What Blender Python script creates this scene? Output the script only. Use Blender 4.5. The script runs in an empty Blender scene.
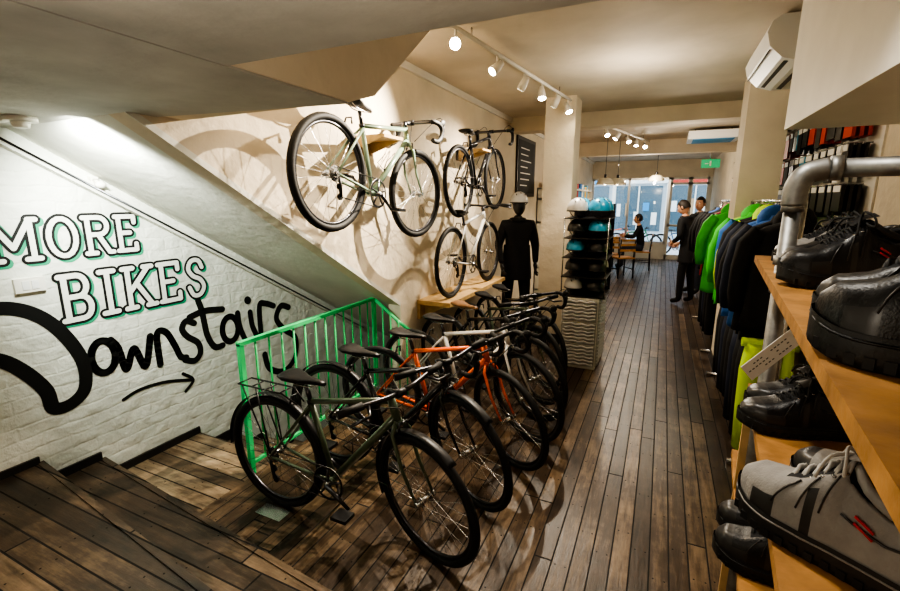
import bpy, math, random
from mathutils import Vector, Matrix, noise
random.seed(7)
S=bpy.context.scene
COL=S.collection
pi=math.pi
try:
    S.view_settings.view_transform='AgX'; S.view_settings.look='AgX - High Contrast'
except Exception as ex: print(ex)
# ------------------------------------------------------------------ materials
def nt(name):
    m=bpy.data.materials.new(name); m.use_nodes=True
    t=m.node_tree; b=t.nodes['Principled BSDF']
    return m,t,b
def mat(name,col,rough=.55,metal=0.0,var=0.0,scale=8,bump=0.0,bscale=None,emit=0,coat=0.0,brick=False):
    m,t,b=nt(name)
    b.inputs['Base Color'].default_value=(*col,1)
    b.inputs['Roughness'].default_value=rough
    b.inputs['Metallic'].default_value=metal
    if coat: b.inputs['Coat Weight'].default_value=coat
    if emit:
        b.inputs['Emission Color'].default_value=(*col,1); b.inputs['Emission Strength'].default_value=emit
    tc=None
    if var or bump:
        tc=t.nodes.new('ShaderNodeTexCoord')
    if var:
        n=t.nodes.new('ShaderNodeTexNoise'); n.inputs['Scale'].default_value=scale; n.inputs['Detail'].default_value=6
        t.links.new(tc.outputs['Object'],n.inputs['Vector'])
        r=t.nodes.new('ShaderNodeValToRGB')
        r.color_ramp.elements[0].position=.3; r.color_ramp.elements[1].position=.7
        r.color_ramp.elements[0].color=(*[c*(1-var) for c in col],1)
        r.color_ramp.elements[1].color=(*[min(1,c*(1+var*.5)) for c in col],1)
        t.links.new(n.outputs['Fac'],r.inputs['Fac']); t.links.new(r.outputs['Color'],b.inputs['Base Color'])
    if bump:
        n2=t.nodes.new('ShaderNodeTexNoise'); n2.inputs['Scale'].default_value=bscale or scale*3; n2.inputs['Detail'].default_value=5
        t.links.new(tc.outputs['Object'],n2.inputs['Vector'])
        bp=t.nodes.new('ShaderNodeBump'); bp.inputs['Strength'].default_value=bump; bp.inputs['Distance'].default_value=.02 if (bscale or scale*3)<60 else .004
        t.links.new(n2.outputs['Fac'],bp.inputs['Height']); t.links.new(bp.outputs['Normal'],b.inputs['Normal'])
        if brick:
            nz=t.nodes.new('ShaderNodeTexNoise'); nz.inputs['Scale'].default_value=5; nz.inputs['Detail'].default_value=3; t.links.new(tc.outputs['Object'],nz.inputs['Vector'])
            mxv=t.nodes.new('ShaderNodeVectorMath'); mxv.operation='MULTIPLY_ADD'; mxv.inputs[1].default_value=(.06,.06,.06); t.links.new(nz.outputs['Color'],mxv.inputs[0]); t.links.new(tc.outputs['Object'],mxv.inputs[2])
            sp=t.nodes.new('ShaderNodeSeparateXYZ'); cb=t.nodes.new('ShaderNodeCombineXYZ'); t.links.new(mxv.outputs[0],sp.inputs[0])
            t.links.new(sp.outputs['Y'],cb.inputs[0]); t.links.new(sp.outputs['Z'],cb.inputs[1])
            br=t.nodes.new('ShaderNodeTexBrick'); br.inputs['Scale'].default_value=1; br.inputs['Brick Width'].default_value=.23; br.inputs['Row Height'].default_value=.078
            br.inputs['Mortar Size'].default_value=.010; br.inputs['Mortar Smooth'].default_value=1.0
            t.links.new(cb.outputs[0],br.inputs['Vector'])
            b2=t.nodes.new('ShaderNodeBump'); b2.invert=True; b2.inputs['Strength'].default_value=.22; b2.inputs['Distance'].default_value=.008
            t.links.new(br.outputs['Fac'],b2.inputs['Height']); t.links.new(bp.outputs['Normal'],b2.inputs['Normal']); t.links.new(b2.outputs['Normal'],b.inputs['Normal'])
    return m
def plank_mat(name,across,cols,w=.085,L=1.9,rough=.38):
    m,t,b=nt(name); N=t.nodes; K=t.links
    def math_(op,a,bv=None,c=None):
        n=N.new('ShaderNodeMath'); n.operation=op
        for i,x in enumerate((a,bv,c)):
            if x is None: continue
            if isinstance(x,(int,float)): n.inputs[i].default_value=x
            else: K.new(x,n.inputs[i])
        return n.outputs[0]
    tc=N.new('ShaderNodeTexCoord'); sp=N.new('ShaderNodeSeparateXYZ'); K.new(tc.outputs['Object'],sp.inputs[0])
    A=sp.outputs['X'] if across=='X' else sp.outputs['Y']
    Lg=sp.outputs['Y'] if across=='X' else sp.outputs['X']
    aw=math_('DIVIDE',A,w); ia=math_('FLOOR',aw); fa=math_('FRACT',aw)
    wn=N.new('ShaderNodeTexWhiteNoise'); wn.noise_dimensions='1D'; K.new(ia,wn.inputs['W'])
    l2=math_('ADD',math_('DIVIDE',Lg,L),math_('MULTIPLY',wn.outputs['Value'],7.3))
    il=math_('FLOOR',l2); fl=math_('FRACT',l2)
    cb=N.new('ShaderNodeCombineXYZ'); K.new(ia,cb.inputs[0]); K.new(il,cb.inputs[1])
    wn2=N.new('ShaderNodeTexWhiteNoise'); wn2.noise_dimensions='2D'; K.new(cb.outputs[0],wn2.inputs['Vector'])
    cg=N.new('ShaderNodeCombineXYZ'); K.new(math_('MULTIPLY',A,38),cg.inputs[0]); K.new(math_('MULTIPLY',Lg,4.0),cg.inputs[1]); K.new(math_('MULTIPLY',wn2.outputs['Value'],30),cg.inputs[2])
    gn=N.new('ShaderNodeTexNoise'); gn.inputs['Scale'].default_value=1; gn.inputs['Detail'].default_value=8; gn.inputs['Roughness'].default_value=.72
    K.new(cg.outputs[0],gn.inputs['Vector'])
    wear=N.new('ShaderNodeTexNoise'); wear.inputs['Scale'].default_value=3.2; wear.inputs['Detail'].default_value=8; wear.inputs['Roughness'].default_value=.68; K.new(tc.outputs['Object'],wear.inputs['Vector'])
    f=math_('ADD',math_('MULTIPLY',wn2.outputs['Value'],.22),math_('ADD',math_('MULTIPLY',gn.outputs['Fac'],.60),math_('MULTIPLY',wear.outputs['Fac'],.58)))
    r=N.new('ShaderNodeValToRGB'); e=r.color_ramp.elements
    e[0].position=.46; e[0].color=(*cols[0],1); e[1].position=.98; e[1].color=(*cols[2],1)
    k=e.new(.70); k.color=(*cols[1],1)
    K.new(f,r.inputs['Fac'])
    g1=math_('GREATER_THAN',math_('ABSOLUTE',math_('SUBTRACT',fa,.5)),.46)
    g2=math_('GREATER_THAN',math_('ABSOLUTE',math_('SUBTRACT',fl,.5)),.4975)
    g=math_('MAXIMUM',g1,g2)
    na=math_('ABSOLUTE',math_('SUBTRACT',math_('ABSOLUTE',math_('SUBTRACT',fa,.5)),.28))
    nl=math_('ABSOLUTE',math_('SUBTRACT',math_('FRACT',math_('MULTIPLY',l2,4.0)),.5))
    nail=math_('LESS_THAN',math_('ADD',math_('MULTIPLY',math_('MULTIPLY',na,na),w*w*1.0),math_('MULTIPLY',math_('MULTIPLY',nl,nl),(L/4)**2)),.0042**2)
    g=math_('MAXIMUM',g,nail)
    mx=N.new('ShaderNodeMixRGB'); K.new(g,mx.inputs[0]); K.new(r.outputs['Color'],mx.inputs[1]); mx.inputs[2].default_value=(.004,.003,.002,1)
    K.new(mx.outputs[0],b.inputs['Base Color'])
    K.new(math_('ADD',math_('ADD',math_('MULTIPLY',gn.outputs['Fac'],.35),math_('MULTIPLY',g,.4)),rough-.17),b.inputs['Roughness'])
    bp=N.new('ShaderNodeBump'); bp.inputs['Strength'].default_value=.6; bp.inputs['Distance'].default_value=.004
    K.new(math_('SUBTRACT',math_('MULTIPLY',gn.outputs['Fac'],.7),g),bp.inputs['Height']); K.new(bp.outputs[0],b.inputs['Normal'])
    b.inputs['Specular IOR Level'].default_value=.5
    return m
M={}
def D(k,*a,**kw): M[k]=mat(k,*a,**kw)
M['floor_wood']=plank_mat('floor_wood','X',((.014,.009,.006),(.060,.036,.020),(.27,.185,.11)),rough=.34)
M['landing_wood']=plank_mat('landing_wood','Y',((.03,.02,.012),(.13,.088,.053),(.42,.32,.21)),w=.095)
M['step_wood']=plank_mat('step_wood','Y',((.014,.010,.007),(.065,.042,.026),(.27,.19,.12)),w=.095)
D('plaster_cream',(.76,.67,.53),.8,var=.12,scale=2.5,bump=.35,bscale=14)
D('plaster_white',(.78,.79,.72),.7,var=.12,scale=3,bump=.95,bscale=10,brick=True)
D('soffit_white',(.74,.74,.67),.7,var=.08,scale=3,bump=.2,bscale=14)
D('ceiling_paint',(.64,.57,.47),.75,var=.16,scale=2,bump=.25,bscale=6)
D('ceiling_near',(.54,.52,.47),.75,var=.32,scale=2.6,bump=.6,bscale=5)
D('paint_white',(.8,.77,.7),.5,var=.05,scale=5)
D('black_trim',(.02,.017,.015),.45)
D('black',(.012,.012,.013),.42,var=.2)
D('rubber',(.010,.010,.010),.65)
D('steel',(.6,.6,.6),.25,1.0)
D('steel_dark',(.10,.10,.11),.3,1.0)
D('galv',(.36,.36,.35),.5,.85,var=.35,scale=22)
D('green_rail',(.05,.66,.22),.35)
D('pine',(.50,.26,.09),.5,var=.35,scale=12,bump=.1)
D('plywood',(.62,.42,.2),.55,var=.2,scale=16)
D('paint_black',(.006,.006,.006),.6)
D('paint_letter',(.82,.82,.76),.7,var=.05)
D('paint_teal',(.03,.33,.18),.6)
D('bulb',(1,.88,.68),.5,emit=120)
D('bulb_soft',(1,.85,.6),.5,emit=18)
D('exit_green',(.02,.40,.16),.5,emit=.6)
D('frame_sage',(.22,.31,.23),.28,coat=.6)
D('frame_grey',(.075,.105,.065),.28,coat=.6)
D('frame_black',(.012,.012,.014),.22,coat=.6)
D('frame_orange',(.95,.15,.015),.25,coat=.6)
D('frame_white',(.75,.75,.72),.25,coat=.6)
D('frame_green',(.03,.28,.12),.25,coat=.6)
D('frame_blue',(.03,.15,.35),.25,coat=.6)
D('tan',(.32,.17,.08),.5)
D('cloth_black',(.010,.010,.012),.85,var=.3,bump=.3,bscale=60)
D('cloth_navy',(.012,.020,.05),.8,var=.2,bump=.3,bscale=60)
D('cloth_green',(.06,.60,.05),.7,var=.15,bump=.3,bscale=60)
D('cloth_neon',(.60,.90,.03),.7,var=.1,bump=.2,bscale=60)
D('cloth_blue',(.03,.15,.5),.7,var=.15,bump=.2,bscale=60)
D('cloth_red',(.45,.03,.03),.7,var=.15,bump=.2,bscale=60)
D('cloth_grey',(.06,.055,.05),.85,var=.2,bump=.2,bscale=60)
D('denim',(.03,.035,.055),.85,var=.2)
D('skin',(.55,.30,.19),.5)
D('hair',(.02,.012,.008),.6,var=.4,scale=60)
D('eye',(.9,.9,.88),.3)
D('lip',(.4,.13,.1),.5)
D('shoe_black',(.012,.012,.013),.4,var=.3,scale=40,bump=.25,bscale=260)
D('shoe_grey',(.30,.29,.28),.8,var=.12,scale=60,bump=.3,bscale=300)
D('shoe_sole',(.018,.017,.016),.55,bump=.3,bscale=120)
D('shoe_dark',(.040,.038,.037),.35)
D('lining',(.02,.02,.022),.9)
D('lace_black',(.02,.02,.02),.7)
D('lace_grey',(.5,.49,.47),.8)
D('red',(.6,.02,.02),.4)
D('cyan',(.02,.36,.62),.3,coat=.5)
D('helmet_black',(.013,.013,.015),.3,coat=.5)
D('helmet_white',(.7,.7,.7),.3,coat=.5)
D('carton_grey',(.5,.49,.47),.5)
D('paper',(.85,.84,.8),.6)
D('ink',(.03,.03,.03),.6)
D('chalk',(.025,.026,.025),.7,var=.3)
D('ac_white',(.78,.78,.76),.35)
D('shade_dome',(.7,.66,.55),.35)
D('alu',(.7,.7,.7),.3,.8)
D('asphalt',(.30,.32,.34),.8,var=.2)
D('pavement',(.6,.6,.6),.8,var=.15)
D('facade',(.66,.72,.76),.7,var=.08,scale=1)
D('facade_blue',(.04,.30,.60),.5)
D('facade_glass',(.10,.16,.20),.1)
D('box_red',(.5,.05,.03),.6); D('box_yel',(.75,.5,.05),.6); D('box_blue',(.05,.2,.5),.6); D('card',(.45,.3,.17),.7)
def glass():
    m,t,b=nt('window_glass')
    g=t.nodes.new('ShaderNodeBsdfTransparent'); gl=t.nodes.new('ShaderNodeBsdfGlossy'); gl.inputs['Roughness'].default_value=.02
    mx=t.nodes.new('ShaderNodeMixShader'); mx.inputs[0].default_value=.06
    t.links.new(g.outputs[0],mx.inputs[1]); t.links.new(gl.outputs[0],mx.inputs[2])
    t.links.new(mx.outputs[0],t.nodes['Material Output'].inputs['Surface'])
    return m
M['glass']=glass()

# ------------------------------------------------------------------ mesh builder
class MB:
    def __init__(s): s.v=[];s.f=[];s.m=[];s.s=[];s.mats=[]
    def mi(s,k):
        if k not in s.mats: s.mats.append(k)
        return s.mats.index(k)
    def face(s,idx,k,sm=False): s.f.append(idx); s.m.append(s.mi(k)); s.s.append(sm)
    def poly(s,pts,k):
        n=len(s.v); s.v+= [Vector(p) for p in pts]; s.face(list(range(n,n+len(pts))),k)
    def grid(s,rows,k,closed=False,capa=False,capb=False,sm=True,kf=None):
        n=len(s.v); w=len(rows[0])
        for r in rows: s.v+=[Vector(p) for p in r]
        for i in range(len(rows)-1):
            for j in range(w if closed else w-1):
                j2=(j+1)%w
                kk=kf(i,j) if kf else k
                s.face([n+i*w+j,n+i*w+j2,n+(i+1)*w+j2,n+(i+1)*w+j],kk,sm)
        if capa: s.face([n+j for j in range(w)][::-1],k)
        if capb: s.face([n+(len(rows)-1)*w+j for j in range(w)],k)
    def tube(s,pts,r,k,seg=8,closed=False,caps=True):
        pts=[Vector(p) for p in pts]; n=len(pts)
        if not isinstance(r,(list,tuple)): r=[r]*n
        rows=[]; up=None
        for i,p in enumerate(pts):
            if closed: d=pts[(i+1)%n]-pts[i-1]
            else: d=pts[min(i+1,n-1)]-pts[max(i-1,0)]
            if d.length<1e-9: d=Vector((0,0,1))
            d.normalize()
            if up is None:
                up=Vector((0,0,1)) if abs(d.z)<.9 else Vector((1,0,0))
            a=d.cross(up)
            if a.length<1e-5: a=d.cross(Vector((0,1,0)))
            a.normalize(); b=a.cross(d).normalized(); up=b
            rr=r[i]; rx,ry=(rr if isinstance(rr,tuple) else (rr,rr))
            rows.append([p+a*math.cos(t*2*pi/seg)*rx+b*math.sin(t*2*pi/seg)*ry for t in range(seg)])
        if closed: rows.append(rows[0]); caps=False
        s.grid(rows,k,closed=True,capa=caps,capb=caps)
    def ring(s,c,R,r,k,ax='y',n=48,seg=8,a0=0,a1=2*pi):
        c=Vector(c); full=abs(a1-a0-2*pi)<1e-6; pts=[]
        for i in range(n if full else n+1):
            a=a0+(a1-a0)*i/n
            o={'y':(math.cos(a)*R,0,math.sin(a)*R),'x':(0,math.cos(a)*R,math.sin(a)*R),'z':(math.cos(a)*R,math.sin(a)*R,0)}[ax]
            pts.append(c+Vector(o))
        rows=[]
        axv={'y':Vector((0,1,0)),'x':Vector((1,0,0)),'z':Vector((0,0,1))}[ax]
        rx,ry=(r if isinstance(r,tuple) else (r,r))
        for p in pts:
            d=(p-c).normalized()
            rows.append([p+d*math.cos(t*2*pi/seg)*rx+axv*math.sin(t*2*pi/seg)*ry for t in range(seg)])
        if full: rows.append(rows[0])
        s.grid(rows,k,closed=True,capa=not full,capb=not full)
    def box(s,lo,hi,k,T=None):
        x0,y0,z0=lo;x1,y1,z1=hi
        p=[(x0,y0,z0),(x1,y0,z0),(x1,y1,z0),(x0,y1,z0),(x0,y0,z1),(x1,y0,z1),(x1,y1,z1),(x0,y1,z1)]
        p=[Vector(q) for q in p]
        if T is not None: p=[T@q for q in p]
        n=len(s.v); s.v+=p
        for f in ([3,2,1,0],[4,5,6,7],[0,1,5,4],[1,2,6,5],[2,3,7,6],[3,0,4,7]): s.face([n+i for i in f],k)
    def prism(s,pl,ax,a,b,k):
        def P(u,v,w): return {'x':(w,u,v),'y':(u,w,v),'z':(u,v,w)}[ax]
        n=len(s.v); m=len(pl)
        s.v+=[Vector(P(u,v,a)) for u,v in pl]+[Vector(P(u,v,b)) for u,v in pl]
        s.face([n+i for i in range(m)][::-1],k); s.face([n+m+i for i in range(m)],k)
        for i in range(m):
            j=(i+1)%m; s.face([n+i,n+j,n+m+j,n+m+i],k)
    def ell(s,c,r,k,T=None,seg=14,rings=9,t0=0.0,t1=1.0,kf=None):
        c=Vector(c); rows=[]
        for i in range(rings+1):
            th=pi*(t0+(t1-t0)*i/rings)
            row=[]
            for j in range(seg):
                ph=2*pi*j/seg
                q=Vector((r[0]*math.sin(th)*math.cos(ph),r[1]*math.sin(th)*math.sin(ph),r[2]*math.cos(th)))
                if T is not None: q=T@q
                row.append(c+q)
            rows.append(row)
        s.grid(rows,k,closed=True,kf=kf)
    def cyl(s,a,b,r,k,seg=14,r2=None): s.tube([a,b],[r,r if r2 is None else r2],k,seg)
    def build(s,name,T=None,parent=None):
        me=bpy.data.meshes.new(name); me.from_pydata([tuple(v) for v in s.v],[],s.f)
        for k in s.mats: me.materials.append(M[k])
        me.polygons.foreach_set('material_index',s.m); me.polygons.foreach_set('use_smooth',s.s)
        me.update()
        import bmesh
        bm=bmesh.new(); bm.from_mesh(me); bmesh.ops.remove_doubles(bm,verts=bm.verts,dist=1e-6)
        bmesh.ops.recalc_face_normals(bm,faces=bm.faces); bm.to_mesh(me); bm.free()
        o=bpy.data.objects.new(name,me); COL.objects.link(o)
        if parent: o.parent=parent
        if T is not None: o.matrix_world=T
        return o
def TR(x,y,z,rz=0,ry=0,rx=0,sc=1):
    return Matrix.Translation((x,y,z))@Matrix.Rotation(rz,4,'Z')@Matrix.Rotation(ry,4,'Y')@Matrix.Rotation(rx,4,'X')@Matrix.Scale(sc,4)
def catmull(pts,n=6,closed=False):
    P=[Vector(p) for p in pts]; out=[]; N=len(P)
    rng=N if closed else N-1
    for i in range(rng):
        if closed: a,b,c,d=P[i-1],P[i],P[(i+1)%N],P[(i+2)%N]
        else: a,b,c,d=P[max(i-1,0)],P[i],P[i+1],P[min(i+2,N-1)]
        for j in range(n):
            t=j/n
            out.append(.5*((2*b)+(c-a)*t+(2*a-5*b+4*c-d)*t*t+(3*b-a-3*c+d)*t**3))
    if not closed: out.append(P[-1])
    return out
def simple(name,lo,hi,k):
    b=MB(); b.box(lo,hi,k); return b.build(name)

# ------------------------------------------------------------------ room shell
XT=-3.0; XW=-2.02; XR=1.15; YF=14.5; ZC=2.8
simple('floor',(-2.2,-1,-.15),(XR+.1,YF+.1,0),'floor_wood')
simple('floor_landing',(XT,-1,-.15),(-2.2,2.0,0),'landing_wood')
simple('wall_left',(XT-.1,-1.1,-2.5),(XT,6,2.95),'plaster_white')
simple('wall_right',(XR,-1.1,0),(XR+.1,YF+.1,ZC+.1),'plaster_cream')
simple('wall_back',(XT,-1.1,0),(XR,-1.0,ZC+.1),'plaster_cream')
b=MB(); b.prism([(1.2,2.054),(3.3,.794),(3.3,-.15),(YF+.1,-.15),(YF+.1,ZC),(1.2,ZC)],'x',XW-.12,XW,'plaster_cream'); b.build('wall_bikes')
b=MB(); b.prism([(1.2,2.054),(6,-.826),(6,-.70),(1.2,2.18)],'x',XT,XW-.12,'soffit_white'); b.build('ceiling_stairwell')
b=MB(); b.prism([(1.2,2.05),(3.3,.79),(3.3,.825),(1.2,2.085)],'x',XW,XW+.004,'soffit_white'); b.build('trim_3')
simple('wall_stairwell',(-2.2,2.0,-2.5),(-2.1,6,-.15),'soffit_white')
simple('wall_stairwell_end',(XT,6,-2.5),(-2.14,6.1,2.8),'soffit_white')
simple('ceiling',(XW-.12,.9,ZC),(XR+.1,YF+.1,ZC+.1),'ceiling_paint')
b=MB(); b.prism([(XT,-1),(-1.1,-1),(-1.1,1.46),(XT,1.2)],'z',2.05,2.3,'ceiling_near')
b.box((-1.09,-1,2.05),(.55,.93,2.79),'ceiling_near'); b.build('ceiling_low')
b=MB(); b.prism([(-1,2.06),(1.46,2.056),(1.63,2.11),(2.5,ZC),(-1,ZC)],'x',XW+.002,-1.094,'plaster_cream'); b.build('ceiling_stair_enclosure')
simple('ceiling_bulkhead',(.60,-1,2.1),(XR,3.35,ZC),'paint_white')
simple('ceiling_beam',(XW,6.3,2.62),(XR,6.6,ZC),'plaster_cream')
simple('ceiling_beam',(XW,9.6,2.55),(XR,9.9,ZC),'plaster_cream')
b=MB(); b.prism([(XT+.001,-.98),(-.95,-.98),(-.95,.83),(XT+.001,1.07)],'z',0,.28,'step_wood')
b.prism([(XT+.001,1.07),(-.95,.83),(-.95,1.16),(XT+.001,1.36)],'z',0,.14,'step_wood')
b.prism([(XT+.001,1.06),(-.95,.82),(-.95,.85),(XT+.001,1.09)],'z',.25,.285,'step_wood')
b.prism([(XT+.001,1.35),(-.95,1.15),(-.95,1.18),(XT+.001,1.38)],'z',.11,.145,'step_wood')
b.build('platform_steps')
b=MB()
for i in range(13):
    y=2.0+i*.3; z=-.18*(i+1)
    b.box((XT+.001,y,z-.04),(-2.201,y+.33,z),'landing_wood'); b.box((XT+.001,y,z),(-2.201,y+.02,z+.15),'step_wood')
b.build('staircase_down')
simple('floor_basement',(XT,5.8,-2.55),(-2.2,6.0,-2.45),'landing_wood')
b=MB()
b.box((XT,-1,.28),(XT+.015,1.07,.32),'black_trim'); b.box((XT,1.07,.14),(XT+.015,1.36,.19),'black_trim'); b.box((XT,1.36,0),(XT+.015,2.0,.05),'black_trim')
for i in range(6): b.box((XT,2.0+i*.3,-.18*(i+1)),(XT+.012,2.3+i*.3,-.18*i-.1),'black_trim')
b.build('baseboard_left')
b=MB(); b.prism([(1.1,2.05),(4.0,.34),(4.0,.28),(1.1,2.0)],'x',XT,XT+.05,'soffit_white'); b.tube([(XT+.06,1.15,1.995),(XT+.06,4,.30)],.006,'steel_dark'); b.build('trim_1')
simple('trim_2',(XW,2.5,ZC-.06),(XW+.03,YF,ZC),'paint_white')
def column(lo,hi):
    b=MB(); b.box((lo[0],lo[1],0),(hi[0],hi[1],ZC),'plaster_cream'); b.box((lo[0]-.01,lo[1]-.01,0),(hi[0]+.01,hi[1]+.01,.12),'black_trim'); return b.build('column')
column((-1.28,5.25),(-.95,5.6)); column((.60,5.0),(.92,5.4))

# ------------------------------------------------------------------ front wall, window, door
b=MB(); b.box((XW,YF,2.32),(XR,YF+.1,ZC),'plaster_cream'); b.box((XW,YF,0),(.12,YF+.1,.45),'paint_white'); b.box((XR-.06,YF,0),(XR,YF+.1,2.32),'paint_white'); b.build('wall_front')
b=MB()
for x in (XW,-1.0,.06): b.box((x,YF+.02,.45),(x+.06,YF+.08,2.32),'alu')
b.box((XW,YF+.02,.45),(.12,YF+.08,.5),'alu'); b.box((XW,YF+.02,2.26),(.12,YF+.08,2.32),'alu')
b.box((XW+.06,YF+.045,.5),(.06,YF+.055,2.26),'glass'); b.build('window_1')
b=MB()
for x in (.12,.57,.62,1.03): b.box((x,YF+.02,0),(x+.06,YF+.08,2.32),'paint_white')
for z in (0,.95,2.12): b.box((.12,YF+.02,z),(1.09,YF+.08,z+(.14 if z<.1 else .06)),'paint_white')
b.box((.12,YF+.02,2.26),(1.09,YF+.08,2.32),'paint_white'); b.box((.18,YF+.045,.1),(1.03,YF+.055,2.3),'glass'); b.tube([(.54,YF-.02,.9),(.54,YF-.02,1.3)],.012,'steel'); b.build('door_1')
simple('ground_pavement',(-14,YF+.1,-.15),(14,18,-.02),'pavement')
simple('ground_road',(-14,18,-.2),(14,22,-.08),'asphalt')
b=MB(); b.box((-14,22,-.2),(14,22.5,9),'facade'); rf=random.Random(11)
for i in range(12):
    x=-13+i*2.2
    b.box((x,21.93,.35),(x+1.9,22,2.3),'facade_glass'); b.box((x-.1,21.85,2.4),(x+2.1,22,2.85),rf.choice(['facade_blue','paper','facade_blue','box_red','black']))
    for q in range(5):
        xx=x+.08+q*.36; zz=rf.uniform(.5,1.3); b.box((xx,21.90,zz),(xx+rf.uniform(.12,.28),21.93,zz+rf.uniform(.2,.8)),rf.choice(['paper','facade_blue','paper','box_yel','card','paper']))
    b.box((x+.93,21.88,.35),(x+.99,21.93,2.3),'paint_white'); b.box((x-.15,21.88,0),(x,21.95,2.4),'paint_white')
    b.box((x+.3,21.94,3.6),(x+1.0,22,5.2),'facade_glass')
b.build('building_facade')

# ------------------------------------------------------------------ bicycle
def bicycle(T,frame='frame_black',bar='drop',fender=False,rack=False,sad='black',tire='rubber',R=.34,steer=0,wheelrim='steel_dark',name='bicycle',stand=False,wb=1.03,tape='rubber',crank=.6,tr=.020):
    b=MB(); fh=Vector((wb,0,R)); rh=Vector((0,0,R)); bb=Vector((.43*wb/1.03,0,.275))
    def wheel(c):
        b.ring(c,R-tr,tr,tire,n=56,seg=10); b.ring(c,R-2*tr-.004,(.011,.010),wheelrim,n=56,seg=6)
        b.cyl(c+Vector((0,-.035,0)),c+Vector((0,.035,0)),.014,'steel',10)
        for sy in (-.028,.028): b.cyl(c+Vector((0,sy-.002,0)),c+Vector((0,sy+.002,0)),.026,'steel',12)
        b.cyl(c+Vector((0,-.06,0)),c+Vector((0,.06,0)),.006,'steel',6)
        for i in range(28):
            a=2*pi*i/28; sy=.027 if i%2 else -.027; a2=a+(.35 if (i//2)%2 else -.35)
            b.tube([c+Vector((math.cos(a2)*.024,sy,math.sin(a2)*.024)),c+Vector((math.cos(a)*(R-.045),0,math.sin(a)*(R-.045)))],.0012,'steel',3,caps=False)
    wheel(rh)
    st=Vector((.295*wb/1.03,0,.685)); hb=Vector((.862*wb/1.03,0,.70)); ht=Vector((.828*wb/1.03,0,.80))
    b.tube([bb,st],.0155,frame,12); b.tube([st,hb.lerp(ht,.85)],.0155,frame,12); b.tube([bb,hb.lerp(ht,.12)],.0195,frame,12); b.tube([hb-(ht-hb)*.08,ht],.020,frame,12)
    for sy in (-1,1):
        b.tube([bb+Vector((-.02,sy*.02,0)),Vector((.30*wb/1.03,sy*.035,.29)),rh+Vector((0,sy*.052,0))],[.010,.010,.008],frame,8)
        b.tube([st+Vector((0,sy*.012,-.02)),Vector((.20,sy*.032,.575)),rh+Vector((0,sy*.052,0))],[.009,.008,.007],frame,8)
        b.cyl(rh+Vector((0,sy*.05,0)),rh+Vector((0,sy*.057,0)),.016,'steel',10)
    b.cyl(bb+Vector((0,-.04,0)),bb+Vector((0,.04,0)),.021,frame,12)
    sd=(st-bb).normalized(); sp=st+sd*.09
    b.tube([st,sp],.0125,'steel_dark',10); b.cyl(st-sd*.01,st+sd*.012,.019,'steel_dark',10)
    so=sp+Vector((-.01,0,.03)); rows=[]
    for x,w,z,th in ((-.135,.03,.012,.012),(-.125,.062,.016,.022),(-.09,.075,.014,.030),(-.04,.062,.006,.028),(.01,.038,.002,.024),(.06,.024,.002,.022),(.11,.019,.001,.020),(.135,.012,-.004,.012)):
        rows.append([so+Vector((x,math.cos(t*2*pi/12)*w,z+math.sin(t*2*pi/12)*th*(.5 if math.sin(t*2*pi/12)>0 else 1))) for t in range(12)])
    b.grid(rows,sad,closed=True,capa=True,capb=True)
    for sy in (-.02,.02): b.tube([so+Vector((-.09,sy,-.012)),so+Vector((-.04,sy,-.03)),so+Vector((.04,sy,-.03)),so+Vector((.11,sy*.4,-.012))],.0035,'steel',6)
    cy=-.048
    b.ring(bb+Vector((0,cy,0)),.088,(.008,.002),'steel_dark',n=40,seg=6); b.ring(bb+Vector((0,cy,0)),.094,(.003,.0012),'steel',n=40,seg=4)
    for i in range(5):
        a=2*pi*i/5+.3; b.tube([bb+Vector((0,cy,0)),bb+Vector((math.cos(a)*.085,cy,math.sin(a)*.085))],.006,'steel_dark',6)
    for sgn,yy in ((1,-.066),(-1,.066)):
        e=bb+Vector((math.cos(-crank)*.17*sgn,yy,math.sin(-crank)*.17*sgn))
        b.tube([bb+Vector((0,yy,0)),e],[.013,.009],'steel_dark',8); oy=-1 if yy<0 else 1
        b.box(e+Vector((-.045,min(oy*.015,oy*.09),-.009)),e+Vector((.045,max(oy*.015,oy*.09),.009)),'black')
    b.cyl(bb+Vector((0,-.07,0)),bb+Vector((0,.07,0)),.011,'steel',8)
    for i,rr in enumerate((.048,.042,.036,.030)): b.cyl(rh+Vector((0,-.032-i*.004,0)),rh+Vector((0,-.034-i*.004,0)),rr,'steel',18)
    b.tube([rh+Vector((0,cy,.04)),bb+Vector((0,cy,.092))],.0035,'steel_dark',4)
    jz=rh+Vector((.03,cy,-.13)); b.tube([rh+Vector((-.03,cy,-.03)),rh+Vector((.015,cy,-.07)),jz,bb+Vector((0,cy,-.092))],.0035,'steel_dark',4)
    b.cyl(rh+Vector((.02,cy-.006,-.07)),rh+Vector((.02,cy+.006,-.07)),.018,'black',10); b.cyl(jz+Vector((0,-.006,0)),jz+Vector((0,.006,0)),.02,'black',10)
    b.tube([rh+Vector((.01,cy-.01,-.02)),rh+Vector((.02,cy-.012,-.07)),jz+Vector((0,-.01,0))],.009,'black',6)
    d=(hb-bb).normalized(); q=bb+d*.22+Vector((-.02,0,.02))
    for sy in (-.036,.036): b.tube([q+Vector((0,0,0)),q+Vector((-.03,sy,.05)),q+d*.14+Vector((-.03,sy,.03))],.003,'steel_dark',5)
    b.tube([Vector((.155,-.03,.66)),Vector((.16,-.02,.70)),Vector((.16,.02,.70)),Vector((.155,.03,.66))],.006,'steel_dark',6)
    if fender: b.ring(rh,R+.014,(.0015,.024),'black',n=36,seg=6,a0=-.2,a1=pi*1.02)
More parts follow.
